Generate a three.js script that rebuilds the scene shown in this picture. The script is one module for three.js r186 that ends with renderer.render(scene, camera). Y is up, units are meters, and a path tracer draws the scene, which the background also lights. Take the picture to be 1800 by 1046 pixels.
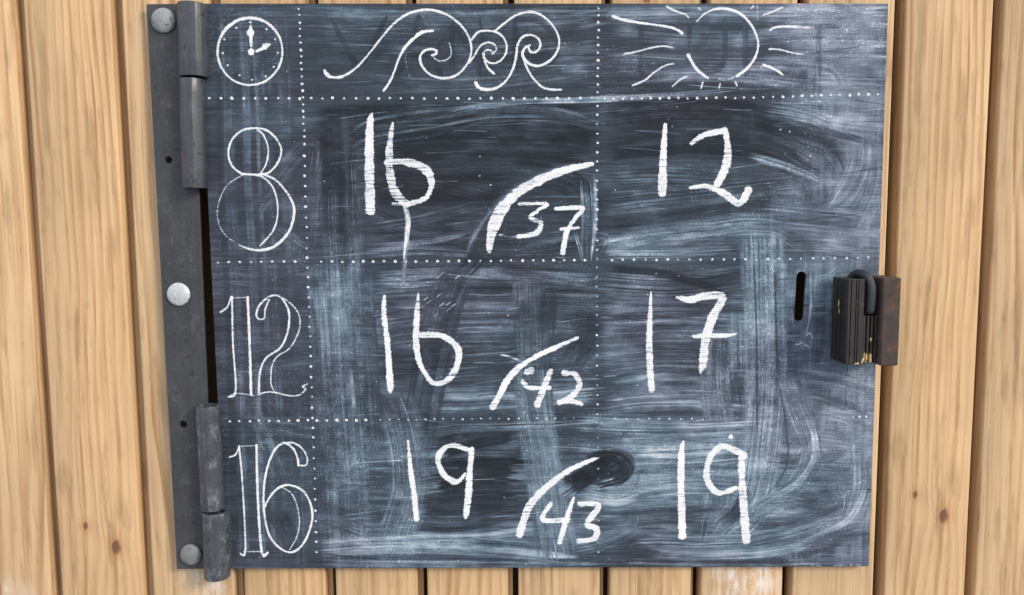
import * as THREE from 'three';
import { mergeGeometries, toCreasedNormals } from 'three/addons/utils/BufferGeometryUtils.js';
import { RoundedBoxGeometry } from 'three/addons/geometries/RoundedBoxGeometry.js';

/* ------------------------------------------------------------------ camera, sky, light, exposure */
const scene = new THREE.Scene();
const DIST = 0.70, PITCH = 5.6 * Math.PI / 180, ROLL = 0.0079;
const PW = 1800, PH = 1046, FOC = 1400;                       // photograph size, focal length in its pixels
const camera = new THREE.PerspectiveCamera(2 * Math.atan(PH / 2 / FOC) * 180 / Math.PI, 1024 / 595, 0.01, 60);
camera.position.set(0, DIST * Math.sin(PITCH), DIST * Math.cos(PITCH));
camera.up.set(Math.sin(ROLL), Math.cos(ROLL), 0);
camera.lookAt(0, 0, 0);
camera.updateMatrixWorld();

const renderer = new THREE.WebGLRenderer({ antialias: true });
renderer.setSize(1024, 595);
renderer.toneMapping = THREE.LinearToneMapping;
renderer.toneMappingExposure = 2.0;
renderer.shadowMap.enabled = true;
renderer.shadowMap.type = THREE.PCFSoftShadowMap;

// overcast sky: even cloud, a little brighter overhead, cooler above than near the horizon
{
  const w = 128, h = 64, data = new Float32Array(w * h * 4);
  for (let j = 0; j < h; j++) for (let i = 0; i < w; i++) {
    const el = ((j + 0.5) / h - 0.5) * Math.PI, s = Math.sin(el);
    const b = s > 0 ? 0.47 + 0.26 * s : 0.47 * Math.exp(s * 1.1);
    const k = 4 * (j * w + i);
    data[k] = b * 0.95; data[k + 1] = b * 0.985; data[k + 2] = b * 1.06; data[k + 3] = 1;
  }
  const sky = new THREE.DataTexture(data, w, h, THREE.RGBAFormat, THREE.FloatType);
  sky.mapping = THREE.EquirectangularReflectionMapping;
  sky.magFilter = THREE.LinearFilter; sky.minFilter = THREE.LinearFilter; sky.needsUpdate = true;
  scene.background = sky; scene.environment = sky;
}
const sun = new THREE.DirectionalLight(0xfff1dd, 1.5);
sun.position.set(2.2, 1.3, 1.7);
sun.castShadow = true; sun.shadow.radius = 30; sun.shadow.mapSize.set(2048, 2048);
Object.assign(sun.shadow.camera, { left: -1.4, right: 1.4, top: 1.4, bottom: -1.4, near: 0.1, far: 8 });
scene.add(sun, sun.target);

/* ------------------------------------------------------------------ helpers */
// measured point of the photograph -> metres on the plane z
const _inv = camera.matrixWorld;
function at(px, py, z = 0) {
  const d = new THREE.Vector3((px - PW / 2) / FOC, -(py - PH / 2) / FOC, -1).transformDirection(_inv);
  const t = (z - camera.position.z) / d.z;
  return camera.position.clone().addScaledVector(d, t);
}
function rng(seed) { let a = seed >>> 0; return () => { a = (a + 0x6D2B79F5) | 0; let t = Math.imul(a ^ (a >>> 15), 1 | a); t = (t + Math.imul(t ^ (t >>> 7), 61 | t)) ^ t; return ((t ^ (t >>> 14)) >>> 0) / 4294967296; }; }
function h2(x, y) { let n = Math.imul(x, 374761393) + Math.imul(y, 668265263) | 0; n = Math.imul(n ^ (n >>> 13), 1274126177); return ((n ^ (n >>> 16)) >>> 0) / 4294967296; }
function noise(x, y) {
  const xi = Math.floor(x), yi = Math.floor(y); let fx = x - xi, fy = y - yi;
  fx = fx * fx * (3 - 2 * fx); fy = fy * fy * (3 - 2 * fy);
  const a = h2(xi, yi), b = h2(xi + 1, yi), c = h2(xi, yi + 1), d = h2(xi + 1, yi + 1);
  return a + (b - a) * fx + (c - a) * fy + (a - b - c + d) * fx * fy;
}
const fbm = (x, y) => 0.5 * noise(x, y) + 0.27 * noise(x * 2.1 + 9, y * 2.1) + 0.15 * noise(x * 4.3, y * 4.3 + 5) + 0.08 * noise(x * 8.7, y * 8.7);
const clamp = (v, a = 0, b = 1) => v < a ? a : v > b ? b : v;
const sstep = (a, b, v) => { const t = clamp((v - a) / (b - a)); return t * t * (3 - 2 * t); };
const mix = (a, b, t) => a + (b - a) * t;
const enc = v => { v = clamp(v); return 255 * (v <= 0.0031308 ? 12.92 * v : 1.055 * Math.pow(v, 1 / 2.4) - 0.055); };
function ramp(stops, d) {
  for (let i = 1; i < stops.length; i++) if (d <= stops[i][0] || i === stops.length - 1) {
    const a = stops[i - 1], b = stops[i], t = clamp((d - a[0]) / (b[0] - a[0]));
    return [mix(a[1], b[1], t), mix(a[2], b[2], t), mix(a[3], b[3], t)];
  }
}
function texture(w, h, fill, srgb) {                             // fill(x, y) -> [r, g, b] (linear when srgb) or one value
  const data = new Uint8Array(w * h * 4);
  for (let y = 0; y < h; y++) for (let x = 0; x < w; x++) {
    const c = fill(x, y), k = 4 * (y * w + x);
    if (srgb) { data[k] = enc(c[0]); data[k + 1] = enc(c[1]); data[k + 2] = enc(c[2]); }
    else data[k] = data[k + 1] = data[k + 2] = 255 * clamp(c);
    data[k + 3] = 255;
  }
  const t = new THREE.DataTexture(data, w, h, THREE.RGBAFormat, THREE.UnsignedByteType);
  t.magFilter = THREE.LinearFilter; t.minFilter = THREE.LinearMipmapLinearFilter; t.generateMipmaps = true;
  t.wrapS = t.wrapT = THREE.RepeatWrapping;
  if (srgb) t.colorSpace = THREE.SRGBColorSpace;
  t.needsUpdate = true; return t;
}
const taken = {};
const numbered = n => { const c = taken[n] || 0; taken[n] = c + 1; return c ? n + '_' + String(c).padStart(3, '0') : n; };
function thing(name, label, category, base) {
  const g = new THREE.Group(); g.name = numbered(name); g.position.copy(base); g.userData = { label, category };
  scene.add(g); return g;
}
// geometry in scene metres, hung under a thing (or a part of it at the same origin)
function part(name, geo, mat, parent, label) {
  const m = new THREE.Mesh(geo, mat); m.name = numbered(name);
  if (parent.isGroup) m.position.copy(parent.position).negate();
  m.castShadow = m.receiveShadow = true;
  if (label) m.userData.label = label;
  parent.add(m); return m;
}

/* ------------------------------------------------------------------ the timber wall */
const ZW = -0.008;                                             // front of the planks
const wall = thing('plank_wall', 'wall of pale upright pine planks behind the chalkboard', 'wall', new THREE.Vector3(0, -0.75, ZW));
{
  const TW = 256, TH = 1536, MH = 0.66;                        // one plank face: 84 mm by 660 mm
  function pine(seed, knots, stains, warm) {
    const r = rng(seed), ox = r() * 90, oy = r() * 90, cx = (r() - 0.5) * 0.9, tight = 6 + 6 * r();
    const bump = new Float32Array(TW * TH);
    const map = texture(TW, TH, (x, y) => {
      const u = x / TW, v = y / TH * MH / 0.084;               // v in plank widths
      let du = 0, dark = 0, red = 0;
      for (const [ku, kv, kr] of knots) {
        const dx = u - ku, dy = (v - kv * MH / 0.084) * 0.62, d = Math.hypot(dx, dy);
        du += dx * Math.exp(-d * d / (kr * kr * 9)) * 1.3;
        const rr = kr * (0.8 + 0.4 * noise(dx * 60 + seed, dy * 60));
        dark = Math.max(dark, 1 - sstep(rr * 0.6, rr * 1.15, d)); red = Math.max(red, 1 - sstep(rr, rr * 3, d));
      }
      const wob = 0.30 * (fbm(u * 0.8 + ox, v * 0.16 + oy) - 0.5) + 0.16 * (noise(u * 1.7 + oy, v * 0.22) - 0.5) + 0.018 * (noise(u * 4 + ox, v * 1.7) - 0.5);
      const g = Math.abs(u - 0.5 - cx + du * 0.5 + wob * (1 + Math.abs(cx)) + 0.05 * Math.sin(v * 0.31 + ox)) * tight + 0.25 * noise(ox, v * 0.5);
      const fr = g - Math.floor(g);
      const ring = sstep(0.15, 0.82, fr) * (1 - sstep(0.86, 1, fr)) * (0.15 + 0.85 * h2(Math.floor(g), seed) * noise(u * 3 + ox, v * 0.5 + 3));
      const bend = du * 0.25 + wob * 0.3, fibre = noise((u + bend) * 62 + ox, v * 2.1) - 0.5, fibre2 = noise((u + bend) * 27, v * 0.8 + oy) - 0.5, patch = fbm(u * 2.2 + oy, v * 0.55) - 0.5;
      let b = 0.90 + 0.10 * h2(seed, 5) + 0.10 * fibre + 0.10 * fibre2 + 0.5 * patch;
      const pore = sstep(0.68, 0.9, noise((u + bend) * 75 + oy, v * 1.3)) * sstep(0.3, 0.6, noise(u * 5 + ox, v * 0.8));
      const t = clamp(0.06 + ring * 0.85 + 0.42 * fibre + 0.42 * fibre2 + 0.34 * pore);
      let c = [mix(0.63, 0.33, t) * b, mix(0.445, 0.172, t) * b, mix(0.255, 0.076, t) * b];
      c[1] *= 1 - 0.05 * warm; c[2] *= 1 - 0.12 * warm;
      const k1 = 0.5 * red; c = [c[0] * (1 - 0.2 * k1), c[1] * (1 - 0.38 * k1), c[2] * (1 - 0.5 * k1)];
      c = [mix(c[0], 0.13, dark * 0.85), mix(c[1], 0.055, dark * 0.85), mix(c[2], 0.022, dark * 0.85)];
      // grime in the grain and small dents
      const grime = sstep(0.56, 0.82, fbm(u * 9 + oy, v * 1.3 + ox)) * 0.5 + sstep(0.8, 0.9, noise(u * 40, v * 5 + ox)) * 0.2;
      c = [c[0] * (1 - 0.5 * grime), c[1] * (1 - 0.55 * grime), c[2] * (1 - 0.6 * grime)];
      for (const [su, sv, rx, ry, a] of stains) {              // chalk and lime that has run down from the board
        const q = Math.hypot((u - su) / rx, (y / TH - sv) / ry);
        const m = a * (1 - sstep(0.2, 1.15, q)) * sstep(0.3, 0.75, 0.6 * fbm(u * 6 + seed, v * 4) + 0.25 * noise(u * 40, v * 8) + 0.15 * noise(u * 90, v * 60));
        c = [mix(c[0], 0.74, m), mix(c[1], 0.70, m), mix(c[2], 0.66, m)];
      }
      bump[y * TW + x] = clamp(0.5 + 0.5 * fibre * 0.6 - 0.25 * ring + 0.3 * fibre2 - 0.3 * grime - 0.3 * dark * noise(u * 60, v * 60));
      return c;
    }, true);
    const bm = texture(TW, TH, (x, y) => bump[y * TW + x], false);
    return new THREE.MeshStandardMaterial({ map, bumpMap: bm, bumpScale: 0.0006, roughness: 0.72 });
  }
  const mats = [
    pine(11, [[0.35, 0.86, 0.05]], [], 0.3), pine(23, [], [], 0.0), pine(37, [[0.62, 0.16, 0.055], [0.3, 0.19, 0.03]], [], 0.6),
    pine(41, [[0.75, 0.45, 0.07]], [[0.45, 0.075, 0.55, 0.05, 1.0]], 0.5), pine(59, [], [[0.6, 0.09, 0.4, 0.06, 0.8]], 0.2),
    pine(67, [[0.2, 0.3, 0.05], [0.55, 0.62, 0.06]], [], 0.5), pine(71, [[0.8, 0.12, 0.04]], [], 0.15), pine(83, [[0.2, 0.93, 0.06]], [], 0.8)];
  const PITCHW = 0.0842, FACE = 0.0746, x0 = at(1072, 1020, ZW).x;    // left edge of the plank beside the photograph's sixth bottom gap
  const endGrain = new THREE.MeshStandardMaterial({ color: new THREE.Color().setRGB(0.36, 0.22, 0.11), roughness: 0.85 });
  function plankGeo(w, y0, y1, off, u0 = 0, tng = 0.0044, flip = false) {
    const s = new THREE.Shape(), e = 0.0014;                   // cross-section, x across, y towards the room
    s.moveTo(0, -0.021); s.lineTo(w + tng, -0.021); s.lineTo(w + tng, -0.013); s.lineTo(w, -0.013);
    s.lineTo(w, -e); s.quadraticCurveTo(w, 0, w - e, 0); s.lineTo(e, 0); s.quadraticCurveTo(0, 0, 0, -e); s.closePath();
    const g = new THREE.ExtrudeGeometry(s, { depth: y1 - y0, bevelEnabled: false, curveSegments: 3, steps: 1 });
    g.rotateX(-Math.PI / 2);                                   // (x, y, z) -> (x, z, -y)
    g.scale(1, 1, -1);
    const idx = []; for (let i = 0; i < g.attributes.position.count; i += 3) idx.push(i, i + 2, i + 1);
    g.setIndex(idx); const q = g.toNonIndexed();
    q.translate(0, y0, 0);
    const p = q.attributes.position, uv = q.attributes.uv;
    for (let i = 0; i < p.count; i++) uv.setXY(i, (flip ? -1 : 1) * (p.getX(i) + u0 - p.getZ(i)) / 0.084, (p.getY(i) + 0.31 + off) / MH);
    q.computeVertexNormals();
    return toCreasedNormals(q, 0.6);
  }
  const open = { x0: at(293, 500).x, x1: at(1495, 500).x, y0: at(900, 950).y, y1: at(900, 58).y };   // the hatch behind the chalkboard
  const order = [1, 5, 2, 0, 6, 4, 2, 1, 7, 0, 5, 3, 2, 6, 1, 5, 0, 7, 2, 4, 6, 1, 0, 5, 2];
  const r = rng(5);
  for (let i = -12; i <= 10; i++) {
    const x = x0 + i * PITCHW, m = mats[{ '-5': 4, '-4': 7, '-3': 5, '-2': 2, '-1': 6, '0': 0, '1': 3, '2': 1, '3': 2 }[i] ?? order[i + 12]];
    const dz = (r() - 0.5) * 0.0012, w = FACE + (r() - 0.5) * 0.0008, off = (i < -5 || i > 3) ? r() * 0.05 : 0, flip = (i < -5 || i > 3) && r() < 0.5;
    const cut = x < open.x1 && x + FACE > open.x0;
    for (const [a, b] of cut ? [[-0.75, open.y0], [open.y1, 0.95]] : [[-0.75, 0.95]]) {
      const g = plankGeo(w, a, b, off, 0, 0.0044, flip); g.translate(x, 0, ZW + dz);
      part('plank', g, m, wall);
    }
    if (cut && x < open.x0) { const g = plankGeo(open.x0 - x, open.y0, open.y1, off, 0, 0); g.translate(x, 0, ZW + dz); part('plank', g, m, wall, 'plank ripped lengthwise beside the hatch'); }
    if (cut && x + w > open.x1) { const u = open.x1 - x, g = plankGeo(w - u, open.y0, open.y1, off, u); g.translate(open.x1, 0, ZW + dz); part('plank', g, m, wall, 'plank ripped lengthwise beside the hatch'); }
  }
  const back = new THREE.BoxGeometry(23 * PITCHW, 1.7, 0.012); back.translate(x0 - 0.5 * PITCHW, 0.1, ZW - 0.062);
  part('backing_board', back, new THREE.MeshStandardMaterial({ color: new THREE.Color().setRGB(0.22, 0.14, 0.075), roughness: 0.95 }), wall);
}

/* ------------------------------------------------------------------ chalk on the board */
const cornersB = [[348.5, 6], [1562, 6], [1527.5, 996], [396.5, 1000]].map(([x, y]) => at(x, y));
const BX0 = Math.min(...cornersB.map(p => p.x)), BX1 = Math.max(...cornersB.map(p => p.x));
const BY0 = Math.min(...cornersB.map(p => p.y)), BY1 = Math.max(...cornersB.map(p => p.y));
const TWB = 2048, KB = TWB / (BX1 - BX0), THB = Math.ceil((BY1 - BY0) * KB);
const dust = new Float32Array(TWB * THB);                      // how much chalk lies on the paint, 0..1
const tooth = new Float32Array(TWB * THB);                     // brushed paint relief
const toTex = ([x, y]) => { const p = at(x, y); return [(p.x - BX0) * KB, (p.y - BY0) * KB]; };
const KP = KB * DIST / FOC;                                    // texture cells per photograph pixel
for (let y = 0; y < THB; y++) for (let x = 0; x < TWB; x++) {
  const k = y * TWB + x;
  tooth[k] = 0.42 * noise(x * 0.012 + 3 * noise(0, y * 0.05), y * 0.42) + 0.33 * noise(x * 0.05, y * 0.55 + 40) + 0.25 * noise(x * 0.6, y * 0.6);
  const px = x / KP, py = (THB - y) / KP;
  dust[k] = 0.20 + 0.16 * (fbm(px * 0.006, py * 0.02 + 7) - 0.5) + 0.10 * (noise(px * 0.01 + 4, py * 0.33) - 0.5) + 0.05 * (noise(px * 0.03, py * 0.8) - 0.5);
}
const bestD = new Float32Array(TWB * THB).fill(1e9), bestS = new Float32Array(TWB * THB), bestV = new Float32Array(TWB * THB), bestW = new Float32Array(TWB * THB);
// follow a curve through points [x, y, half width?] and report each cell near it: s along, v across, half width
function follow(pts, hw, pad, cb) {
  const P = pts.map(p => { const t = toTex(p); return [t[0], t[1], (p[2] ?? hw) * KP]; }), line = [];
  for (let i = 0; i < P.length - 1; i++) {
    const a = P[Math.max(0, i - 1)], b = P[i], c = P[i + 1], d = P[Math.min(P.length - 1, i + 2)];
    const n = Math.max(2, Math.ceil(Math.hypot(c[0] - b[0], c[1] - b[1]) / 7));
    for (let j = 0; j < n; j++) {
      const t = j / n, q = [0, 0, mix(b[2], c[2], t)];
      for (let e = 0; e < 2; e++) q[e] = 0.5 * (2 * b[e] + (c[e] - a[e]) * t + (2 * a[e] - 5 * b[e] + 4 * c[e] - d[e]) * t * t + (3 * b[e] - a[e] - 3 * c[e] + d[e]) * t * t * t);
      line.push(q);
    }
  }
  line.push(P[P.length - 1]);
  let s0 = 0; const hit = [];
  for (let i = 0; i < line.length - 1; i++) {
    const a = line[i], b = line[i + 1], dx = b[0] - a[0], dy = b[1] - a[1], L = Math.hypot(dx, dy) || 1e-6, R = Math.max(a[2], b[2]) + pad * KP;
    const xa = Math.max(0, Math.floor(Math.min(a[0], b[0]) - R)), xb = Math.min(TWB - 1, Math.ceil(Math.max(a[0], b[0]) + R));
    const ya = Math.max(0, Math.floor(Math.min(a[1], b[1]) - R)), yb = Math.min(THB - 1, Math.ceil(Math.max(a[1], b[1]) + R));
    for (let y = ya; y <= yb; y++) for (let x = xa; x <= xb; x++) {
      const ex = x - a[0], ey = y - a[1], t = clamp((ex * dx + ey * dy) / (L * L)), qx = ex - t * dx, qy = ey - t * dy, D = Math.hypot(qx, qy);
      if (D > R) continue;
      const k = y * TWB + x;
      if (bestD[k] > 1e8) hit.push(k);
      if (D < bestD[k]) { bestD[k] = D; bestS[k] = s0 + t * L; bestV[k] = (dx * ey - dy * ex) / L; bestW[k] = mix(a[2], b[2], t); }
    }
    s0 += L;
  }
  for (const k of hit) { cb(k, bestS[k] / KP, bestV[k] / KP, bestD[k] / KP, bestW[k] / KP, s0 / KP); }
  for (const k of hit) bestD[k] = 1e9;
}
let swSeed = 1;
// one wipe of the sponge or sleeve: tone of dust it leaves, strength, bristle contrast
function wipe(pts, hw, tone0, alpha, o = {}) {
  const tone = tone0 > 0.2 ? 0.2 + (tone0 - 0.2) * 1.12 : tone0;
  const sd = (swSeed += 17.31), c = (o.c ?? 0.16) * 0.7, f = o.f ?? 0.42, soft = o.soft ?? ((o.f ?? 0.42) > 0.49 ? 0.25 : 0.55), fade = o.fade ?? 40;
  follow(pts, hw, 0, (k, s, v, D, w, L) => {
    if (D > w) return;
    const x = k % TWB, y = (k / TWB) | 0;
    const wv = v + 2.2 * (noise(s * 0.02 + sd, 3) - 0.5);
    const n1 = noise(wv * f + sd, s * 0.006 + sd), n2 = noise(wv * f * 2.7 + sd * 3, s * 0.012), n3 = noise(wv * f * 0.22 + sd, s * 0.004 + 11), p = 0.62 * noise(x * 0.014 + sd, y * 0.024) + 0.38 * noise(x * 0.04, y * 0.07 + sd);
    const edge = 1 - sstep(1 - soft, 1, D / w + 0.3 * (n1 - 0.5) + 0.25 * (n3 - 0.5));
    const end = sstep(0, fade, s + 22 * (n1 - 0.5)) * sstep(0, fade, L - s + 50 * (n1 - 0.5));
    const up = f > 0.49 ? 1 : 0, cl = up ? 0.62 : 1;
    const mot = up ? 0.34 * tone * (0.6 * noise(v * 0.16 + sd, s * 0.045) + 0.6 * noise(v * 0.5 + sd, s * 0.16) - 0.6) + 0.5 * tone * sstep(0.72, 0.95, noise(x * 0.4, y * 0.3 + sd)) : 0.2 * tone * (noise(s * 0.05 + sd, v * 0.3) - 0.5);
    const t = tone + mot + c * cl * (1.5 * (n1 - 0.5) + 0.8 * (n2 - 0.5) + 1.2 * (n3 - 0.5)) + 0.25 * (p - 0.5) + 0.16 * (noise(x * 0.22, y * 0.22 + sd) - 0.5) * tone;
    const a = clamp(alpha * edge * end * (0.35 + 0.75 * p + 0.75 * n1 * n1 + 0.3 * n2));
    dust[k] = mix(dust[k], clamp(t), a);
  });
}
// chalk drawn on: pressure against the tooth of the paint
function chalk(pts, hw = 2, press = 1, o = {}) {
  const sd = (swSeed += 5.7), fade = o.fade ?? 0;
  follow(pts, hw, 2, (k, s, v, D, w, L) => {
    const x = k % TWB, y = (k / TWB) | 0;
    const rag = (noise(x * 0.33 + sd, y * 0.33) - 0.5) * (0.9 + 0.12 * w) + (w > 3 ? (tooth[k] - 0.5) * 3.2 : 0) + (noise(s * 0.12 + sd, 2) - 0.5) * 0.25 * w;
    const e = 1 - sstep(w - 0.9, w + 0.5, D + rag);
    if (e <= 0) return;
    let pr = press * (0.91 + 0.3 * (noise(s * 0.03 + sd, 7) - 0.5) + 0.16 * (noise(s * 0.16 + sd, v * 0.25) - 0.5));
    if (fade) pr *= 1 - sstep(L - fade, L, s);
    const lay = sstep(-0.22, 0.14, pr * (w > 3 ? 0.84 : 0.86) - tooth[k] - 0.10 * (noise(x * 0.05, y * 0.9 + sd) - 0.2) + 0.06);
    const c = e * lay * Math.min(1, 0.35 + 0.65 * press);
    dust[k] = Math.max(dust[k], mix(dust[k], 1 - 0.16 * noise(x * 0.3, y * 0.3 + sd) * noise(x * 0.04 + sd, y * 0.04), c));
  });
}
function dot(x, y, r = 2, a = 1) { chalk([[x - 0.3, y], [x + 0.3, y + 0.2]], r, a * 1.15); }
const Z = (x0, y0, s) => (...p) => p.map(q => q.length > 2 ? [x0 + q[0] / s, y0 + q[1] / s, q[2] / s] : [x0 + q[0] / s, y0 + q[1] / s]);
const rd = rng(2024);

// --- wiped areas, roughly in the order they were made
wipe([[1470, 0], [1465, 330], [1455, 660], [1440, 1000]], 120, 0.36, 0.9, { c: 0.08, f: 0.2, soft: 0.6, fade: 5 });
wipe([[1540, 0], [1530, 330], [1520, 660], [1505, 1000]], 60, 0.40, 0.8, { c: 0.08, f: 0.2, soft: 0.5, fade: 5 });
wipe([[1050, 850], [1300, 852], [1500, 850]], 130, 0.38, 0.9, { c: 0.2, f: 0.2, soft: 0.5 }); wipe([[1050, 600], [1240, 602], [1420, 600]], 135, 0.32, 0.85, { c: 0.2, f: 0.2, soft: 0.5 });
wipe([[560, 600], [800, 602], [1060, 600]], 135, 0.29, 0.85, { c: 0.2, f: 0.2, soft: 0.5 }); wipe([[560, 860], [800, 862], [1060, 860]], 130, 0.29, 0.85, { c: 0.2, f: 0.2, soft: 0.5 });
wipe([[1050, 400], [1240, 396], [1500, 400]], 60, 0.28, 0.85, { c: 0.14, f: 0.2, soft: 0.6 });
// left column: upright streaks, most of them paler, the one nearest the hinges darker
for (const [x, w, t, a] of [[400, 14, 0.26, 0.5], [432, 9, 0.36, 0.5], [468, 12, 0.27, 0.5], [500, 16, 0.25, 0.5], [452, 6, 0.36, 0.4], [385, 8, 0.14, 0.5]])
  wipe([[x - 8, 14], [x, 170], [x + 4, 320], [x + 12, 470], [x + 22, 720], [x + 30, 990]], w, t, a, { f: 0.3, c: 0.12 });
wipe([[375, 450], [530, 445]], 22, 0.26, 0.5); wipe([[380, 480], [540, 505]], 26, 0.24, 0.45); wipe([[400, 640], [545, 620]], 40, 0.2, 0.5); wipe([[420, 735], [545, 760]], 16, 0.3, 0.5);
wipe([[440, 390], [490, 310], [530, 262], [556, 262], [552, 300]], 20, 0.33, 0.55, { c: 0.2 }); wipe([[440, 370], [530, 300]], 18, 0.22, 0.5); wipe([[470, 395], [540, 440]], 16, 0.36, 0.6);
wipe([[440, 700], [470, 780], [500, 850]], 16, 0.36, 0.55, { c: 0.22 }); wipe([[480, 880], [515, 960]], 22, 0.15, 0.7);
// header row
wipe([[540, 22], [760, 26], [1060, 20]], 14, 0.34, 0.65, { c: 0.24 }); wipe([[535, 45], [700, 52], [1050, 44]], 18, 0.27, 0.5, { c: 0.2 });
wipe([[540, 90], [800, 98], [1050, 86]], 45, 0.19, 0.55); wipe([[640, 140], [800, 150], [1000, 130]], 22, 0.27, 0.55, { c: 0.2 });
wipe([[960, 110], [1060, 105]], 34, 0.36, 0.6); wipe([[1000, 40], [1060, 30]], 26, 0.34, 0.6);
wipe([[1050, 26], [1300, 24], [1562, 22]], 18, 0.42, 0.75, { c: 0.14 }); wipe([[1060, 60], [1250, 70], [1440, 58]], 26, 0.34, 0.6, { c: 0.18 }); wipe([[1060, 108], [1240, 112], [1420, 112]], 26, 0.34, 0.55, { c: 0.22 });
wipe([[1380, 30], [1565, 30]], 30, 0.54, 0.85, { c: 0.08 }); wipe([[1380, 80], [1565, 84]], 44, 0.52, 0.85, { c: 0.1 }); wipe([[1420, 135], [1562, 140]], 26, 0.45, 0.75, { c: 0.12 });
wipe([[1090, 138], [1220, 132], [1330, 140], [1420, 152]], 14, 0.40, 0.65, { c: 0.3 }); wipe([[1320, 110], [1400, 112], [1460, 122], [1478, 150], [1440, 158]], 16, 0.5, 0.5, { c: 0.3 });
wipe([[1240, 156], [1330, 160], [1400, 156]], 9, 0.17, 0.7);
// erased capitals that still show dark in the header row
for (const l of [[[583, 35], [606, 80], [632, 126]], [[678, 32], [655, 80], [632, 126]], [[736, 30], [718, 80], [700, 132]], [[736, 30], [754, 80], [774, 132]], [[712, 96], [760, 96]],
  [[794, 38], [795, 130]], [[796, 40], [846, 128]], [[846, 36], [846, 132]], [[906, 32], [906, 132]], [[906, 34], [950, 40], [978, 80], [958, 124], [906, 132]],
  [[1127, 36], [1127, 128], [1160, 128]], [[1213, 34], [1213, 96], [1232, 124], [1262, 122], [1274, 96], [1274, 36]], [[1310, 44], [1310, 130]], [[1310, 44], [1352, 44]], [[1310, 84], [1342, 84]], [[1439, 46], [1439, 130]], [[1408, 46], [1472, 46]]])
  wipe(l, 6.5, l[0][0] > 1050 ? 0.2 : 0.13, l[0][0] > 1400 ? 0.35 : 0.55, { fade: 4, c: 0.08, soft: 0.5 });
// 8 o'clock row, water cell
wipe([[545, 225], [800, 205], [1060, 215]], 44, 0.09, 0.9, { c: 0.12 }); wipe([[640, 270], [830, 258], [1060, 268]], 40, 0.09, 0.85, { c: 0.12 }); wipe([[640, 330], [780, 330], [900, 325]], 50, 0.09, 0.85, { c: 0.12 });
wipe([[640, 360], [740, 400], [860, 410]], 44, 0.15, 0.6); wipe([[880, 300], [1000, 320], [1040, 380]], 30, 0.11, 0.8);
wipe([[590, 205], [594, 300], [602, 450]], 34, 0.09, 0.8, { f: 0.5, c: 0.14, fade: 14 }); wipe([[600, 330], [606, 460], [610, 560]], 40, 0.24, 0.7, { f: 0.5, c: 0.22 }); wipe([[550, 260], [555, 290], [548, 420]], 14, 0.3, 0.5);
wipe([[636, 215], [618, 290], [624, 420]], 12, 0.22, 0.7, { c: 0.25 });
for (const [dy, t] of [[0, 0.36], [14, 0.26], [30, 0.3], [44, 0.2]]) wipe([[612, 236 + dy], [650, 212 + dy], [760, 194 + dy], [860, 188 + dy * 0.6], [980, 192 + dy * 0.5], [1060, 216 + dy * 0.3]], 4, t, 0.7, { c: 0.3, f: 0.9, soft: 0.7 });
wipe([[780, 198], [900, 180], [1050, 175], [1240, 164], [1290, 160]], 6, 0.46, 0.75, { c: 0.4, f: 0.8 });
wipe([[650, 435], [760, 424], [830, 404]], 7, 0.38, 0.7, { c: 0.4, f: 0.7 }); wipe([[650, 400], [740, 385], [850, 360]], 14, 0.22, 0.6, { c: 0.3 }); wipe([[640, 446], [740, 440], [840, 446]], 12, 0.3, 0.7, { c: 0.34 });
wipe([[700, 310], [800, 330], [880, 350]], 16, 0.17, 0.5, { c: 0.25 }); wipe([[920, 430], [1000, 420], [1050, 415]], 22, 0.22, 0.6, { c: 0.3 });
wipe([[818, 455], [830, 420], [856, 378], [900, 335], [960, 305], [1020, 285]], 7, 0.34, 0.6, { c: 0.5, f: 0.9 });
wipe([[825, 435], [850, 450], [900, 462]], 22, 0.06, 0.8); wipe([[900, 390], [930, 400]], 18, 0.07, 0.7);
wipe([[1028, 310], [1032, 380], [1030, 455]], 13, 0.4, 0.6, { c: 0.5, f: 0.8 }); wipe([[1044, 300], [1047, 380], [1040, 455]], 4, 0.62, 0.7, { c: 0.4, f: 0.9 }); wipe([[1008, 400], [1020, 440], [1026, 458]], 4, 0.6, 0.6, { c: 0.4 }); wipe([[1040, 412], [1068, 418], [1066, 436]], 10, 0.4, 0.6, { c: 0.4 });
wipe([[985, 275], [1020, 272], [1046, 290]], 8, 0.3, 0.5, { c: 0.4 });
// 8 o'clock row, sun cell
wipe([[1055, 210], [1200, 196], [1330, 206], [1430, 240]], 34, 0.09, 0.9, { c: 0.12 }); wipe([[1055, 262], [1200, 250], [1330, 258], [1420, 300]], 34, 0.10, 0.85, { c: 0.14 }); wipe([[1310, 185], [1310, 240]], 24, 0.13, 0.6);
wipe([[1055, 312], [1200, 310], [1330, 330]], 28, 0.17, 0.7, { c: 0.22 }); wipe([[1060, 360], [1200, 345], [1330, 330], [1420, 320]], 26, 0.24, 0.65, { c: 0.26 });
wipe([[1340, 190], [1420, 205], [1500, 240], [1548, 262]], 22, 0.44, 0.75, { c: 0.2 }); wipe([[1400, 172], [1560, 178]], 16, 0.46, 0.75, { c: 0.14 }); wipe([[1440, 210], [1552, 225]], 26, 0.48, 0.75, { c: 0.16 });
wipe([[1355, 205], [1440, 228], [1520, 248], [1545, 262]], 7, 0.22, 0.7, { c: 0.2 }); wipe([[1380, 240], [1450, 262], [1480, 310]], 24, 0.16, 0.7, { c: 0.24 });
wipe([[1310, 272], [1380, 292], [1442, 320]], 8, 0.5, 0.75, { c: 0.4, f: 0.7 });
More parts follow.
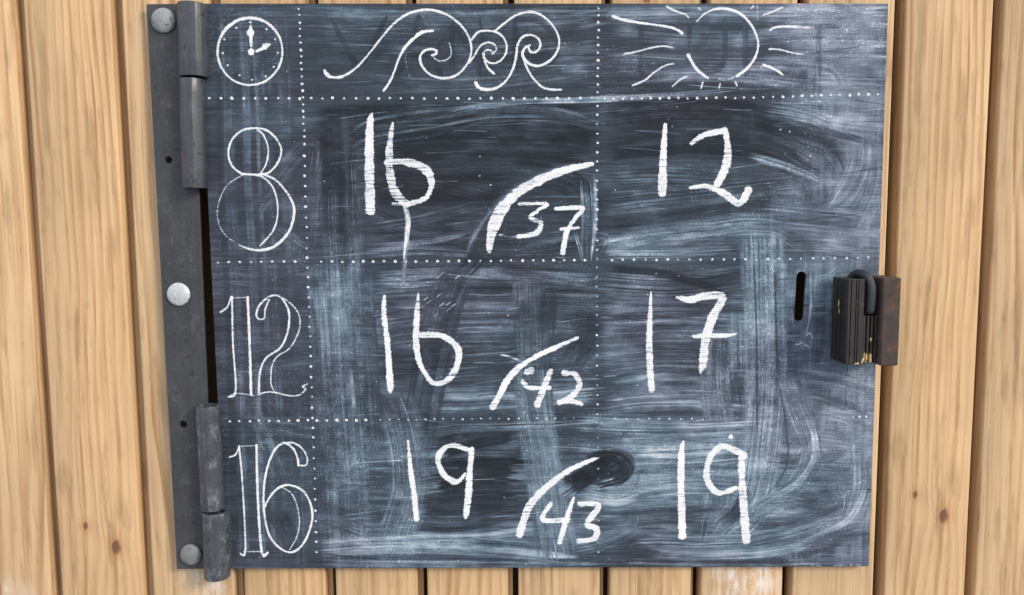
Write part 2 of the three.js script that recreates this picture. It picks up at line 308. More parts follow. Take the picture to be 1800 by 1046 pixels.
wipe([[1522, 240], [1518, 290], [1490, 350], [1450, 376]], 26, 0.46, 0.75, { c: 0.26, f: 0.35 }); wipe([[1500, 270], [1490, 310], [1460, 360]], 15, 0.46, 0.5, { c: 0.3 }); wipe([[1545, 260], [1540, 330], [1500, 420]], 22, 0.5, 0.75, { c: 0.2, f: 0.3 });
wipe([[1400, 300], [1420, 330], [1410, 370]], 18, 0.22, 0.6); wipe([[1330, 380], [1440, 390], [1545, 400]], 40, 0.36, 0.7, { c: 0.22 }); wipe([[1430, 420], [1545, 432]], 34, 0.42, 0.8, { c: 0.1 });
wipe([[1060, 390], [1160, 384], [1260, 368], [1340, 352]], 16, 0.16, 0.6, { c: 0.2 });
wipe([[1056, 440], [1130, 420], [1240, 404], [1350, 398], [1400, 420]], 24, 0.46, 0.75, { c: 0.34, f: 0.35 }); wipe([[1060, 415], [1160, 402], [1260, 396]], 10, 0.38, 0.6, { c: 0.4 });
wipe([[1060, 448], [1200, 446], [1330, 440]], 14, 0.36, 0.6, { c: 0.4 });
// 12 o'clock row, water cell
wipe([[650, 500], [800, 492], [1060, 500]], 40, 0.24, 0.7, { c: 0.34, f: 0.35 }); wipe([[655, 495], [720, 497], [760, 490]], 10, 0.48, 0.7, { c: 0.4, f: 0.6 }); wipe([[820, 482], [900, 486], [1050, 490]], 7, 0.42, 0.6, { c: 0.4, f: 0.7 });
wipe([[650, 580], [850, 560], [1050, 570]], 44, 0.26, 0.7, { c: 0.26 }); wipe([[650, 650], [850, 640], [1050, 620]], 46, 0.2, 0.7, { c: 0.26 }); wipe([[700, 710], [850, 706], [1050, 690]], 26, 0.36, 0.7, { c: 0.3 });
wipe([[860, 466], [1000, 500], [1120, 514], [1250, 520]], 12, 0.13, 0.6, { c: 0.2 });
wipe([[580, 462], [590, 640], [606, 820], [612, 990]], 48, 0.34, 0.8, { f: 0.5, c: 0.26 }); wipe([[640, 460], [650, 640], [662, 800]], 16, 0.22, 0.75, { f: 0.6, c: 0.22 }); wipe([[548, 470], [556, 700], [566, 980]], 12, 0.22, 0.6, { f: 0.5 });
wipe([[558, 500], [566, 580]], 12, 0.46, 0.5, { f: 0.7, c: 0.3 }); wipe([[615, 640], [625, 740]], 4, 0.6, 0.6, { f: 0.9, c: 0.3 });
wipe([[828, 445], [790, 510], [764, 600], [742, 720], [726, 800]], 36, 0.16, 0.75, { f: 0.5, c: 0.24, fade: 60 }); wipe([[850, 440], [812, 480]], 22, 0.07, 0.8);
wipe([[690, 700], [710, 760], [720, 860], [690, 960]], 40, 0.36, 0.65, { f: 0.5, c: 0.3 });
wipe([[930, 480], [934, 600], [940, 740]], 34, 0.24, 0.8, { f: 0.55, c: 0.22, fade: 18 }); wipe([[962, 500], [960, 600]], 18, 0.13, 0.75, { f: 0.6 }); wipe([[1000, 540], [1040, 580], [1000, 650]], 34, 0.15, 0.7, { c: 0.2 });
wipe([[932, 640], [940, 740], [965, 860], [985, 960]], 38, 0.4, 0.7, { f: 0.55, c: 0.26, fade: 30 });
for (let i = 0; i < 16; i++) { const x = 745 + rd() * 60, y = 475 + rd() * 90; wipe([[x, y], [x + 7, y - 5]], 1.4, 0.55, 0.7, { fade: 2, c: 0.1 }); }
// 12 o'clock row, sun cell
wipe([[1055, 500], [1200, 505], [1320, 490]], 40, 0.25, 0.75, { c: 0.34, f: 0.35 }); wipe([[1055, 470], [1180, 484], [1290, 520]], 9, 0.12, 0.7, { c: 0.2 }); wipe([[1055, 575], [1200, 570], [1330, 580]], 46, 0.25, 0.75, { c: 0.3, f: 0.35 });
wipe([[1055, 560], [1160, 556], [1250, 552]], 6, 0.1, 0.7); wipe([[1055, 640], [1180, 630], [1320, 640]], 36, 0.22, 0.75, { c: 0.3, f: 0.35 }); wipe([[1070, 675], [1190, 650]], 9, 0.44, 0.5, { c: 0.4 });
wipe([[1055, 712], [1180, 702], [1320, 712]], 24, 0.46, 0.75, { c: 0.3, f: 0.35 });
wipe([[1258, 580], [1256, 680], [1268, 800], [1250, 930]], 30, 0.34, 0.75, { f: 0.55, c: 0.28, fade: 24 }); wipe([[1296, 540], [1300, 660]], 20, 0.38, 0.65, { f: 0.6, c: 0.3 }); wipe([[1290, 660], [1300, 720]], 16, 0.12, 0.6);
wipe([[1340, 405], [1344, 520], [1346, 640], [1340, 760], [1322, 880], [1280, 930]], 42, 0.44, 0.85, { f: 0.5, c: 0.32, fade: 36 });
wipe([[1324, 440], [1330, 600], [1330, 760]], 2.4, 0.18, 0.7, { f: 0.9, fade: 40 }); wipe([[1362, 460], [1366, 640], [1380, 740], [1382, 820], [1340, 880]], 2.2, 0.2, 0.7, { f: 0.9, fade: 40 });
wipe([[1392, 466], [1386, 540], [1392, 590]], 9, 0.4, 0.6, { c: 0.36 }); wipe([[1424, 470], [1426, 540], [1416, 600]], 6, 0.42, 0.6, { c: 0.5 }); for (let i = 0; i < 14; i++) { const x = 1392 + rd() * 28, y = 585 + rd() * 30; wipe([[x, y], [x + 5, y + 3 - 8 * rd()], [x + 9, y + 6 - 10 * rd()]], 1.3, 0.7, 0.8, { fade: 2 }); } wipe([[1440, 485], [1460, 478], [1470, 470]], 8, 0.6, 0.6, { c: 0.5, f: 0.8 });
wipe([[1376, 640], [1400, 720], [1425, 790], [1400, 850], [1330, 900], [1290, 925]], 22, 0.36, 0.8, { f: 0.5, c: 0.34 });
wipe([[1400, 660], [1470, 668], [1540, 690]], 22, 0.46, 0.75, { c: 0.24 }); wipe([[1400, 690], [1480, 710], [1535, 730]], 12, 0.24, 0.7, { c: 0.2 }); wipe([[1440, 720], [1535, 745]], 18, 0.46, 0.7, { c: 0.2 });
// 16 o'clock row
wipe([[560, 900], [640, 930]], 36, 0.2, 0.6); wipe([[560, 965], [700, 958], [850, 962], [1000, 975]], 24, 0.5, 0.85, { c: 0.3, f: 0.35 }); wipe([[700, 945], [850, 940], [950, 930]], 13, 0.4, 0.7, { c: 0.3 }); wipe([[560, 990], [800, 992], [1060, 994]], 9, 0.4, 0.75);
wipe([[770, 790], [840, 772], [912, 760]], 26, 0.07, 0.92, { fade: 14, c: 0.1 }); wipe([[764, 840], [840, 830], [914, 830]], 40, 0.07, 0.92, { fade: 14, c: 0.1 }); wipe([[740, 890], [830, 886], [916, 882]], 28, 0.06, 0.92, { fade: 16, c: 0.1 }); wipe([[720, 920], [800, 925], [900, 905]], 16, 0.15, 0.7, { c: 0.26 });
wipe([[760, 757], [840, 752], [1050, 745]], 11, 0.34, 0.6, { c: 0.4 }); wipe([[938, 740], [956, 860], [975, 985]], 34, 0.34, 0.7, { f: 0.55, c: 0.28, fade: 20 });
wipe([[1010, 745], [1180, 752], [1330, 748]], 24, 0.46, 0.75, { c: 0.32, f: 0.35 }); wipe([[1110, 800], [1200, 800], [1310, 790]], 34, 0.52, 0.8, { c: 0.34, f: 0.32 }); wipe([[1110, 862], [1200, 850], [1310, 850]], 32, 0.46, 0.8, { c: 0.34, f: 0.32 }); wipe([[1060, 915], [1150, 905], [1260, 900]], 26, 0.24, 0.75, { c: 0.3 });
wipe([[1020, 870], [1080, 880], [1120, 868]], 22, 0.44, 0.7, { c: 0.34 }); wipe([[1000, 965], [1060, 950], [1110, 925], [1116, 900]], 20, 0.48, 0.75, { c: 0.3 }); wipe([[1090, 985], [1115, 955], [1140, 940]], 12, 0.12, 0.7);
wipe([[1000, 860], [1050, 828], [1090, 812]], 26, 0.05, 0.92, { c: 0.1, fade: 12 }); wipe([[1030, 815], [1070, 800], [1100, 812], [1092, 835], [1060, 846]], 17, 0.07, 0.85, { c: 0.12, f: 0.7, fade: 8 }); wipe([[1060, 790], [1095, 795], [1118, 822], [1120, 850], [1100, 872]], 3, 0.3, 0.5, { c: 0.5, f: 0.9, fade: 10 }); wipe([[1080, 800], [1105, 818], [1108, 846]], 2, 0.28, 0.5, { c: 0.5, f: 0.9, fade: 10 });
wipe([[1110, 950], [1250, 952], [1360, 940], [1470, 905]], 18, 0.42, 0.75, { c: 0.3 }); wipe([[1130, 972], [1260, 976], [1400, 962], [1500, 920], [1532, 870]], 15, 0.48, 0.75, { c: 0.26 }); wipe([[1100, 988], [1300, 990], [1530, 985]], 9, 0.3, 0.75);
wipe([[1260, 930], [1300, 890], [1316, 850]], 22, 0.12, 0.75, { c: 0.24 }); wipe([[1240, 905], [1230, 945]], 12, 0.1, 0.75); wipe([[1310, 920], [1400, 914], [1490, 880]], 16, 0.2, 0.7, { c: 0.2 });
wipe([[1390, 830], [1470, 838], [1530, 840]], 26, 0.27, 0.75, { c: 0.1 }); wipe([[1380, 868], [1440, 880], [1490, 870]], 22, 0.27, 0.75, { c: 0.12 }); wipe([[1430, 770], [1500, 780], [1530, 780]], 22, 0.42, 0.7, { c: 0.2 });
wipe([[1506, 760], [1510, 860], [1480, 950]], 26, 0.4, 0.75, { c: 0.18 }); wipe([[1524, 850], [1490, 915], [1400, 960]], 9, 0.58, 0.6, { c: 0.3 }); wipe([[1470, 860], [1482, 875], [1480, 895]], 7, 0.46, 0.5, { c: 0.4 }); wipe([[1400, 970], [1470, 945], [1520, 930]], 20, 0.22, 0.6, { c: 0.3 });
wipe([[1340, 880], [1390, 882], [1420, 890]], 18, 0.46, 0.6, { c: 0.4 }); wipe([[1425, 735], [1432, 800], [1400, 850], [1345, 880]], 7, 0.52, 0.6, { c: 0.4, f: 0.9 });
wipe([[1090, 770], [1100, 760], [1110, 772]], 3, 0.15, 0.6, { fade: 2 });
// fine scratches, hatching and chalk crumbs
for (let i = 0; i < 420; i++) {
  const x = 560 + rd() * 970, y = 20 + rd() * 960, l = 20 + rd() * 90, a = (rd() - 0.55) * 0.3;
  wipe([[x, y], [x + l * 0.5, y + a * l * 0.5 + (rd() - 0.5) * 3], [x + l, y + a * l]], 0.6 + rd() * 0.9, rd() < 0.6 ? 0.35 + 0.3 * rd() : 0.08, 0.25 + 0.4 * rd(), { fade: 10, c: 0.1, soft: 0.8 });
}
for (let i = 0; i < 420; i++) { const x = 370 + rd() * 1180, y = 12 + rd() * 980; dot(x, y, 0.3 + 0.9 * rd() * rd(), 0.35 + 0.5 * rd()); }
for (const [x, y] of [[843, 275], [843, 309], [862, 325], [1380, 270], [1388, 231], [1372, 228], [1424, 274], [1153, 481]]) dot(x, y, 1.3, 0.75);

// loose cloud of dust over all the wiping
for (let y = 0; y < THB; y++) for (let x = 0; x < TWB; x++) { const k = y * TWB + x; dust[k] *= 0.80 + 0.44 * (0.6 * noise(x * 0.009 + 60, y * 0.012) + 0.4 * noise(x * 0.03, y * 0.036 + 60)); }
// --- the drawing: dotted ruling
function dots(pts, step, r, a = 1) {
  let carry = 0;
  for (let i = 0; i < pts.length - 1; i++) {
    const [ax, ay] = pts[i], [bx, by] = pts[i + 1], L = Math.hypot(bx - ax, by - ay); let d = carry;
    for (; d < L; d += step * (0.93 + 0.14 * rd())) dot(mix(ax, bx, d / L) + (rd() - 0.5) * 1.4, mix(ay, by, d / L) + (rd() - 0.5) * 1.4, r * (0.78 + 0.4 * rd()), a * (0.8 + 0.35 * rd()));
    carry = d - L;
  }
}
dots([[525, 15], [532, 170], [535, 262]], 12, 2.1); dots([[535, 274], [540, 460], [545, 600], [549, 740], [553, 860], [557, 986]], 18, 2.0);
dots([[1052, 14], [1050, 170]], 13.5, 2.0); dots([[1050, 186], [1049, 330], [1049, 456]], 17, 1.9, 0.9); dots([[1049, 470], [1050, 735]], 17, 1.6, 0.8); dots([[1051, 752], [1052, 985]], 18, 1.3, 0.6);
dots([[368, 172], [532, 173]], 20, 2.2); dots([[547, 172], [800, 173], [1044, 172]], 19.4, 2.2); dots([[1063, 173], [1300, 172], [1430, 168], [1556, 165]], 16.5, 2.1);
dots([[382, 461], [536, 460]], 19, 2.2); dots([[564, 460], [800, 459], [1044, 457]], 18.8, 2.2); dots([[1075, 457], [1300, 456], [1540, 453]], 19.5, 1.9, 0.9);
dots([[403, 741], [545, 739], [652, 738]], 16.8, 2.6); dots([[668, 738], [850, 736], [1012, 735]], 16.5, 1.5, 0.75); dots([[1082, 736], [1240, 737]], 19, 1.6, 0.8); dots([[1260, 735], [1440, 734]], 18, 1.1, 0.5); dots([[1500, 733], [1530, 732]], 11, 1.7, 0.8);
// clock
{ const c = []; for (let i = 0; i <= 28; i++) { const a = -2.2 + i / 28 * 6.45; c.push([439 + 57 * Math.cos(a), 90.5 + 59 * Math.sin(a), 2.0 + 0.8 * Math.max(0, Math.sin(a + 2.4 + 1.2))]); } chalk(c, 2.2, 1.05); }
for (const [x, y] of [[415, 48.5], [439, 39], [468, 51], [483, 69], [488, 93], [481, 117.5], [467, 134], [442.5, 140], [421, 132], [400, 114.5], [391, 93], [394, 69]]) dot(x, y, 1.7);
dot(441, 91, 6, 1.2); chalk([[441, 80], [440.5, 57]], 2.8, 1.1); chalk([[440, 44, 0.8], [440, 57, 6.4]], 3, 1.2); chalk([[451, 90], [467, 82]], 2.4, 1.1); chalk([[475.5, 77.5, 0.8], [466, 81.5, 5.6]], 3, 1.2);
// hour figures, outlined
const line = (p, w = 1.7, a = 1) => chalk(p, w, a);
line([[425, 306], [407, 291], [401, 268], [408, 245], [424, 230], [444, 225.5], [466, 228], [483, 241], [494, 262], [489, 284], [474, 302], [457, 307], [425, 306]], 1.9);
line([[452, 228], [464, 239], [471, 262], [468, 286], [458, 305]], 1.6); line([[447, 307], [464, 313], [481, 333], [488, 368], [481, 403], [457, 432]], 1.6);
line([[462, 306], [486, 318], [508, 345], [517, 371, 2.4], [507, 408, 2.6], [482, 433, 2.6], [457, 440, 2.6], [436, 437, 1.8], [420, 431, 1]], 1.9);
line([[425, 308], [397, 328], [382, 366], [385, 395], [397, 415], [410, 424]], 1.1, 0.72);
line([[387, 549], [399, 540], [406, 522]]); line([[407.5, 522], [409, 601], [414, 686], [402, 698]], 1.8); line([[435, 523], [438.5, 605], [441, 693]], 2.6); line([[409, 524], [434, 523]], 0.9, 0.75); line([[402, 698], [412, 692], [430, 693], [446, 696]], 1.2, 0.85);
line([[454, 561], [450, 553], [457, 535], [475, 521], [492, 522], [506, 543], [508, 564], [504, 588], [492, 612], [468, 629], [457, 653], [454.5, 690]], 1.9); line([[454, 561], [464, 560], [466, 543], [473, 527]], 1.6);
line([[497, 524], [514, 537], [526, 556], [525, 582], [509, 612], [488, 626], [478, 643], [476, 674], [483, 690]], 1.3, 0.9); line([[453, 694], [475, 689], [509, 696], [527, 694], [537, 683], [531, 680], [540, 675]], 1.5, 0.9);
line([[403, 804], [414, 799], [420, 785]]); line([[420, 785], [426, 853], [431, 967], [422, 973]], 1.8); line([[450.5, 783], [453, 880], [460, 971], [470, 972]], 2.4); line([[421, 785], [450, 783]], 1.1, 0.8); line([[428, 970], [460, 970]], 1, 0.8);
line([[524, 818], [523, 807], [515, 789], [499, 779], [482, 792], [468.5, 826], [463, 867], [465, 908], [473.5, 942], [492, 964], [513, 971], [533, 955.5], [547, 921], [547, 891], [533, 864], [509, 853], [489, 858], [474, 874], [465, 891]], 2.1);
line([[499, 779], [516, 779], [532, 790], [540, 807], [537, 818], [524, 818]], 1.5); line([[496, 857], [513, 869], [523, 894], [526, 921], [521, 945], [509, 966]], 1.3, 0.85);
// waves
const zw = Z(540, 0, 3.4615);
chalk(zw([105, 432, 11], [130, 462, 11], [180, 472, 9], [240, 452, 7], [310, 400, 6.5], [380, 320, 6], [450, 230, 6.5], [530, 140, 7], [610, 85, 8], [700, 60, 8], [780, 65, 8], [860, 95, 7], [930, 150, 6.5], [975, 210, 6.5], [997, 280, 6.5], [990, 350, 6.5], [950, 420, 7], [890, 465, 7.5], [820, 475, 7.5], [750, 455, 7], [700, 405, 8], [685, 350, 9], [710, 310, 8], [755, 298, 8], [785, 310, 9], [778, 330, 8], [758, 336, 6]), 2, 1.02);
chalk(zw([762, 340], [790, 366], [835, 368], [868, 345], [876, 310], [864, 262]), 1.3, 0.75);
chalk(zw([765, 187, 7], [700, 195, 10], [640, 240, 11], [590, 295, 9], [555, 360, 7], [530, 430, 6], [500, 500, 8], [465, 550, 8]), 2, 1.02);
chalk(zw([605, 300], [598, 360], [610, 430], [625, 470]), 0.9, 0.5);
chalk(zw([985, 380], [1015, 340], [1050, 282], [1095, 258], [1138, 272], [1150, 302], [1125, 325]), 1.8, 0.95);
chalk(zw([1000, 240], [1040, 195], [1100, 187], [1160, 200], [1200, 240], [1213, 290], [1200, 340], [1160, 378], [1110, 382], [1075, 350], [1072, 320], [1095, 303], [1118, 308]), 1.9, 0.98);
chalk(zw([1072, 330], [1082, 378], [1100, 415], [1135, 447]), 2.1, 1);
chalk(zw([1140, 190], [1200, 140], [1270, 92], [1350, 72, 8], [1420, 90, 7], [1490, 150, 6], [1530, 230, 7], [1525, 300, 7], [1480, 365, 8], [1410, 400, 8], [1350, 388, 9], [1315, 350, 9], [1310, 315, 9], [1328, 288, 8], [1355, 275, 6]), 2, 1);
chalk(zw([1345, 290], [1358, 316], [1392, 316], [1418, 278], [1405, 235], [1360, 212], [1310, 225], [1280, 270, 8], [1270, 340, 9], [1250, 420, 7], [1210, 490, 7], [1150, 535, 8], [1085, 545, 10], [1040, 530, 11], [1025, 505, 10]), 2, 1);
chalk(zw([1310, 340], [1330, 400], [1370, 470], [1430, 530], [1490, 545], [1545, 545]), 1.9, 1);
// sun
const zs = Z(1040, 0, 3.333);
chalk(zs([615, 125, 4], [660, 80, 5], [720, 55, 7], [790, 52, 9], [870, 80, 8], [930, 140, 7], [965, 210, 7], [975, 270, 6], [955, 340, 7], [910, 400, 8], [850, 445, 8]), 2, 1);
chalk(zs([830, 455], [790, 465], [745, 463]), 1.6, 0.7); chalk(zs([680, 458, 6], [620, 412, 9], [590, 370, 10], [566, 325, 10]), 2.6, 1);
chalk(zs([125, 95, 9], [170, 112, 9], [260, 130, 7], [370, 145, 6], [460, 160, 7], [510, 180, 8], [530, 195, 8]), 2.2, 1.02);
for (const l of [[[440, 38], [490, 65], [550, 85], [582, 118]], [[625, 48], [638, 55], [648, 72]], [[947, 36], [935, 48]], [[1005, 88], [1080, 60], [1135, 32]], [[185, 318], [270, 300], [350, 280], [420, 270], [500, 285]], [[240, 500], [310, 470], [370, 420], [440, 380], [510, 372]], [[475, 505], [520, 465], [575, 440]], [[640, 515], [650, 482]], [[745, 515], [752, 492]], [[850, 500], [842, 482]]]) chalk(zs(...l), 1.6, 0.9, { fade: l.length > 2 ? 10 : 0 });
chalk(zs([970, 25], [972, 115]), 0.9, 0.75); chalk(zs([1045, 175], [1075, 160], [1150, 155], [1260, 160], [1410, 162]), 2.1, 1, { fade: 55 }); chalk(zs([1040, 288], [1100, 290], [1180, 310], [1290, 325]), 1.6, 0.95, { fade: 40 }); chalk(zs([1005, 380], [1060, 400], [1110, 430], [1140, 455]), 2.1, 1, { fade: 16 });
// temperatures
const z1 = Z(540, 180, 3.396);
chalk(z1([386, 66, 5], [375, 110, 20], [370, 250, 26], [370, 430, 28], [374, 560, 29], [376, 645, 27]), 8, 0.97);
chalk(z1([510, 125, 8], [495, 220, 17], [488, 330, 22], [498, 450, 24], [525, 540, 26], [590, 608, 24]), 6, 0.95); chalk(z1([470, 360, 14], [560, 352, 20], [650, 370, 24], [715, 410, 26], [740, 470, 22], [735, 520, 14], [700, 575, 14], [610, 605, 17]), 6, 0.95); chalk(z1([512, 606], [560, 606], [604, 600]), 2.6, 0.9);
wipe(z1([575, 600, 16], [600, 690, 19], [596, 780, 17], [588, 870, 16], [582, 930, 15]), 5, 0.78, 1, { fade: 12, c: 0.2, f: 0.8, soft: 0.5 }); wipe(z1([590, 850, 15], [582, 950, 15], [572, 1080, 14], [566, 1150, 14]), 5, 0.5, 0.9, { fade: 40, c: 0.2, f: 0.8, soft: 0.5 });
chalk(z1([1698, 368, 14], [1560, 398, 22], [1400, 458, 28], [1260, 535, 30], [1160, 640, 34], [1112, 740, 36], [1092, 820, 24], [1086, 888, 15]), 7, 0.97);
chalk(z1([1265, 606, 10], [1425, 604, 13], [1385, 640, 11], [1330, 686, 12], [1392, 718, 17], [1378, 770, 16], [1330, 792, 13], [1262, 800, 13]), 3.6, 0.98); chalk(z1([1150, 790], [1200, 808], [1262, 800]), 2.6, 0.5);
chalk(z1([1486, 636, 14], [1640, 630, 14], [1600, 690, 12], [1550, 770, 15], [1524, 898, 17]), 4, 0.97); chalk(z1([1515, 756, 10], [1622, 748, 8]), 3, 0.92);
const z2 = Z(540, 440, 3.268);
chalk(z2([442, 264, 9], [440, 370, 15], [458, 510, 16], [468, 650, 19], [476, 790, 20], [476, 815, 8]), 5, 1.02); chalk(z2([637, 250, 5], [628, 390, 18], [624, 520, 19], [642, 640, 17], [690, 728, 14], [722, 762, 13], [788, 758, 14], [848, 690, 19], [870, 590, 20], [835, 530, 19], [760, 490, 17], [652, 488, 16]), 5, 0.98);
chalk(z2([1552, 503, 9], [1400, 570, 15], [1260, 642, 15], [1160, 730, 19], [1105, 830, 20], [1066, 900, 20]), 5, 1); chalk(z2([1115, 600], [1170, 614], [1220, 636]), 2, 0.7);
chalk(z2([1262, 700, 22], [1285, 690, 22]), 7, 0.92); chalk(z2([1238, 755, 12], [1275, 790, 13], [1390, 790, 13]), 4, 0.95); chalk(z2([1398, 692, 15], [1362, 780, 18], [1322, 884, 20]), 5, 0.97); chalk(z2([1475, 706, 16], [1535, 712, 14], [1562, 770, 17], [1530, 830, 17], [1450, 876, 14]), 5, 0.93); chalk(z2([1445, 872, 16], [1510, 866, 13], [1574, 884, 12]), 4, 0.95);
const z3 = Z(540, 720, 3.103);
chalk(z3([549, 172, 7], [563, 330, 14], [583, 470, 16], [595, 595, 16]), 5, 1.02); chalk(z3([890, 225, 14], [800, 196, 14], [742, 216, 16], [712, 275, 17], [742, 352, 16], [796, 392, 18], [830, 388, 12], [860, 350, 7]), 5, 0.98); chalk(z3([898, 215, 14], [886, 330, 18], [880, 450, 19], [866, 570, 18], [864, 592, 8]), 5, 0.98);
chalk(z3([1572, 268, 10], [1440, 325, 15], [1320, 410, 19], [1222, 510, 21], [1182, 600, 21], [1158, 682, 20]), 6, 0.97); chalk(z3([1326, 515, 12], [1284, 602, 14], [1420, 602, 14]), 4, 0.97); chalk(z3([1452, 484, 9], [1412, 600, 16], [1376, 724, 15]), 4, 0.96); chalk(z3([1486, 515, 14], [1588, 526, 17], [1526, 622, 16], [1578, 652, 18], [1564, 704, 16], [1480, 718, 14]), 5, 0.95);
const z4 = Z(1040, 160, 3.2685), z5 = Z(1040, 440, 3.2685), z6 = Z(1040, 720, 3.209);
chalk(z4([422, 194, 10], [412, 350, 19], [406, 500, 24], [405, 588, 25]), 6, 1.02); chalk(z4([572, 302, 10], [640, 255, 16], [765, 226, 17]), 5, 1); chalk(z4([765, 222, 15], [782, 330, 20], [768, 440, 24], [720, 535, 22]), 6, 0.96); chalk(z4([566, 556, 8], [660, 548, 15], [760, 590, 18], [846, 645, 20], [900, 572, 22]), 5, 0.98);
chalk(z5([340, 236, 4], [334, 400, 15], [330, 550, 19], [336, 700, 20], [344, 800, 17]), 5, 0.98); chalk(z5([488, 270, 8], [560, 284, 18], [640, 266, 22], [750, 268, 22], [692, 390, 25], [652, 520, 24], [640, 640, 26], [625, 698, 10]), 6, 0.96); chalk(z5([584, 495, 9], [700, 492, 16], [770, 490, 14], [832, 480, 4]), 4, 1);
chalk(z6([517, 180, 6], [506, 240, 18], [503, 400, 20], [508, 600, 23], [511, 715, 22]), 6, 1); chalk(z6([862, 262, 18], [790, 222, 19], [722, 212, 19], [664, 280, 18], [648, 380, 19], [685, 452, 19], [735, 470, 16], [815, 442, 12]), 6, 0.97); chalk(z6([842, 250, 18], [848, 400, 20], [860, 600, 24], [872, 740, 24]), 6, 0.97); chalk(z6([784, 142, 7], [784, 156, 16]), 4, 1);

/* ------------------------------------------------------------------ the chalkboard */
const RAMP = [[0, 0.011, 0.013, 0.019], [0.1, 0.021, 0.026, 0.034], [0.25, 0.050, 0.062, 0.084], [0.4, 0.110, 0.145, 0.192], [0.55, 0.20, 0.25, 0.315], [0.75, 0.38, 0.43, 0.495], [1, 0.80, 0.805, 0.82]];
function salt(x, y, d) {
  const n = d < 0.85 ? noise(x * 0.42 + 7, y * 0.42) : 0;
  return n > 0.8 ? sstep(0.80, 0.93, n) * (0.1 + 0.5 * d) * sstep(0.42, 0.66, 0.65 * noise(x * 0.006, y * 0.006 + 50) + 0.35 * noise(x * 0.02, y * 0.02)) : 0;
}
const boardMap = texture(TWB, THB, (x, y) => {
  const k = y * TWB + x, d0 = dust[k];
  const g = (tooth[k] - 0.5) * (0.05 + 0.42 * Math.min(d0, 0.5)) * (1 - sstep(0.8, 1, d0)) + (noise(x * 0.7, y * 0.7) - 0.5) * 0.05 - salt(x, y, d0);
  const c = ramp(RAMP, clamp(d0 - g)), px = x / KP, py = (THB - y) / KP;      // tint of the dust film: bluish, more lilac to the right and top
  const lil = sstep(0.42, 0.62, 0.65 * noise(px * 0.005 + 31, py * 0.006) + 0.35 * noise(px * 0.013, py * 0.02 + 5) + (px > 900 ? 0.18 * sstep(960, 1080, px + 60 * noise(py * 0.02, 3)) : 0) + (py < 160 ? 0.06 : 0) - (py > 620 ? 0.06 : 0)) * (1 - sstep(0.75, 0.95, d0));
  const q = 1 - sstep(0.6, 0.85, d0);
  return [c[0] * (1 - q * 0.06 * (1 - 1.5 * lil)), c[1] * (1 + 0.01 * q * (1 - 2 * lil)), c[2] * (1 + 0.02 * q)];
}, true);
const boardBump = texture(TWB / 2, Math.floor(THB / 2), (x, y) => 0.55 * tooth[2 * y * TWB + 2 * x] + 0.4 * sstep(0.7, 1, dust[2 * y * TWB + 2 * x]), false);
const boardMat = new THREE.MeshPhysicalMaterial({ map: boardMap, bumpMap: boardBump, bumpScale: 0.00025, roughness: 0.8, specularIntensity: 0.35 });

// grey steel paint with scuffs
function steel(seed, tone, scuff, rough) {
  const T = 512;
  const map = texture(T, T, (x, y) => {
    const n = fbm(x * 0.02 + seed, y * 0.02) - 0.5, f = noise(x * 0.25, y * 0.25 + seed) - 0.5, st = noise(x * 0.2 + seed, y * 0.012) - 0.5;
    let b = 1 + 0.55 * n + 0.22 * f + 0.22 * st;
    const sc = sstep(0.7 - scuff * 0.25, 0.95, fbm(x * 0.055 + seed * 2, y * 0.03) + 0.25 * (noise(x * 0.5, y * 0.2) - 0.5)) * scuff;
    const pit = sstep(0.9, 0.96, noise(x * 0.11 + seed, y * 0.11));
    const c = tone.map((t, i) => mix(t * b, [0.30, 0.33, 0.37][i], sc * 0.6) * (1 - 0.6 * pit));
    return c;
  }, true);
  map.repeat.set(6, 6);
  const bm = texture(T, T, (x, y) => 0.5 + 0.5 * (fbm(x * 0.03 + seed, y * 0.03) - 0.5) + 0.3 * (noise(x * 0.3, y * 0.3) - 0.5) - 0.4 * sstep(0.9, 0.96, noise(x * 0.11 + seed, y * 0.11)), false);
  bm.repeat.set(6, 6);
  return new THREE.MeshStandardMaterial({ map, bumpMap: bm, bumpScale: 0.0004, roughness: rough, metalness: 0.0 });
}
const plateMat = steel(3.3, [0.040, 0.043, 0.049], 0.25, 0.6), tubeMat = steel(8.7, [0.050, 0.057, 0.070], 0.8, 0.33), tubeMatClean = steel(5.1, [0.048, 0.055, 0.068], 0.3, 0.36);
tubeMat.bumpScale = tubeMatClean.bumpScale = 0.00016;

function sheet(pts, holes, thick, uvBox) {                     // a cut sheet with its front on z = 0
  const s = new THREE.Shape(pts.map(p => new THREE.Vector2(p.x, p.y)));
  for (const h of holes) s.holes.push(h);
  const b = 0.0006;
  const g = new THREE.ExtrudeGeometry(s, { depth: thick - 2 * b, bevelEnabled: true, bevelSize: b, bevelThickness: b, bevelOffset: -b, bevelSegments: 2, curveSegments: 24 });
  g.translate(0, 0, -thick + b);
  if (uvBox) { const p = g.attributes.position, uv = g.attributes.uv; for (let i = 0; i < p.count; i++) uv.setXY(i, (p.getX(i) - uvBox[0]) / (uvBox[2] - uvBox[0]), (p.getY(i) - uvBox[1]) / (uvBox[3] - uvBox[1])); }
  return g;
}
function hole(px, py, r) { const p = at(px, py), h = new THREE.Path(); h.absarc(p.x, p.y, r, 0, Math.PI * 2, true); return h; }
function slot(a, b, r) {                                       // a slot between two points
  const d = new THREE.Vector2(b.x - a.x, b.y - a.y).normalize(), n = Math.atan2(d.y, d.x), h = new THREE.Path();
  h.absarc(b.x, b.y, r, n + Math.PI / 2, n - Math.PI / 2, true); h.absarc(a.x, a.y, r, n - Math.PI / 2, n - Math.PI * 1.5, true); h.closePath(); return h;
}
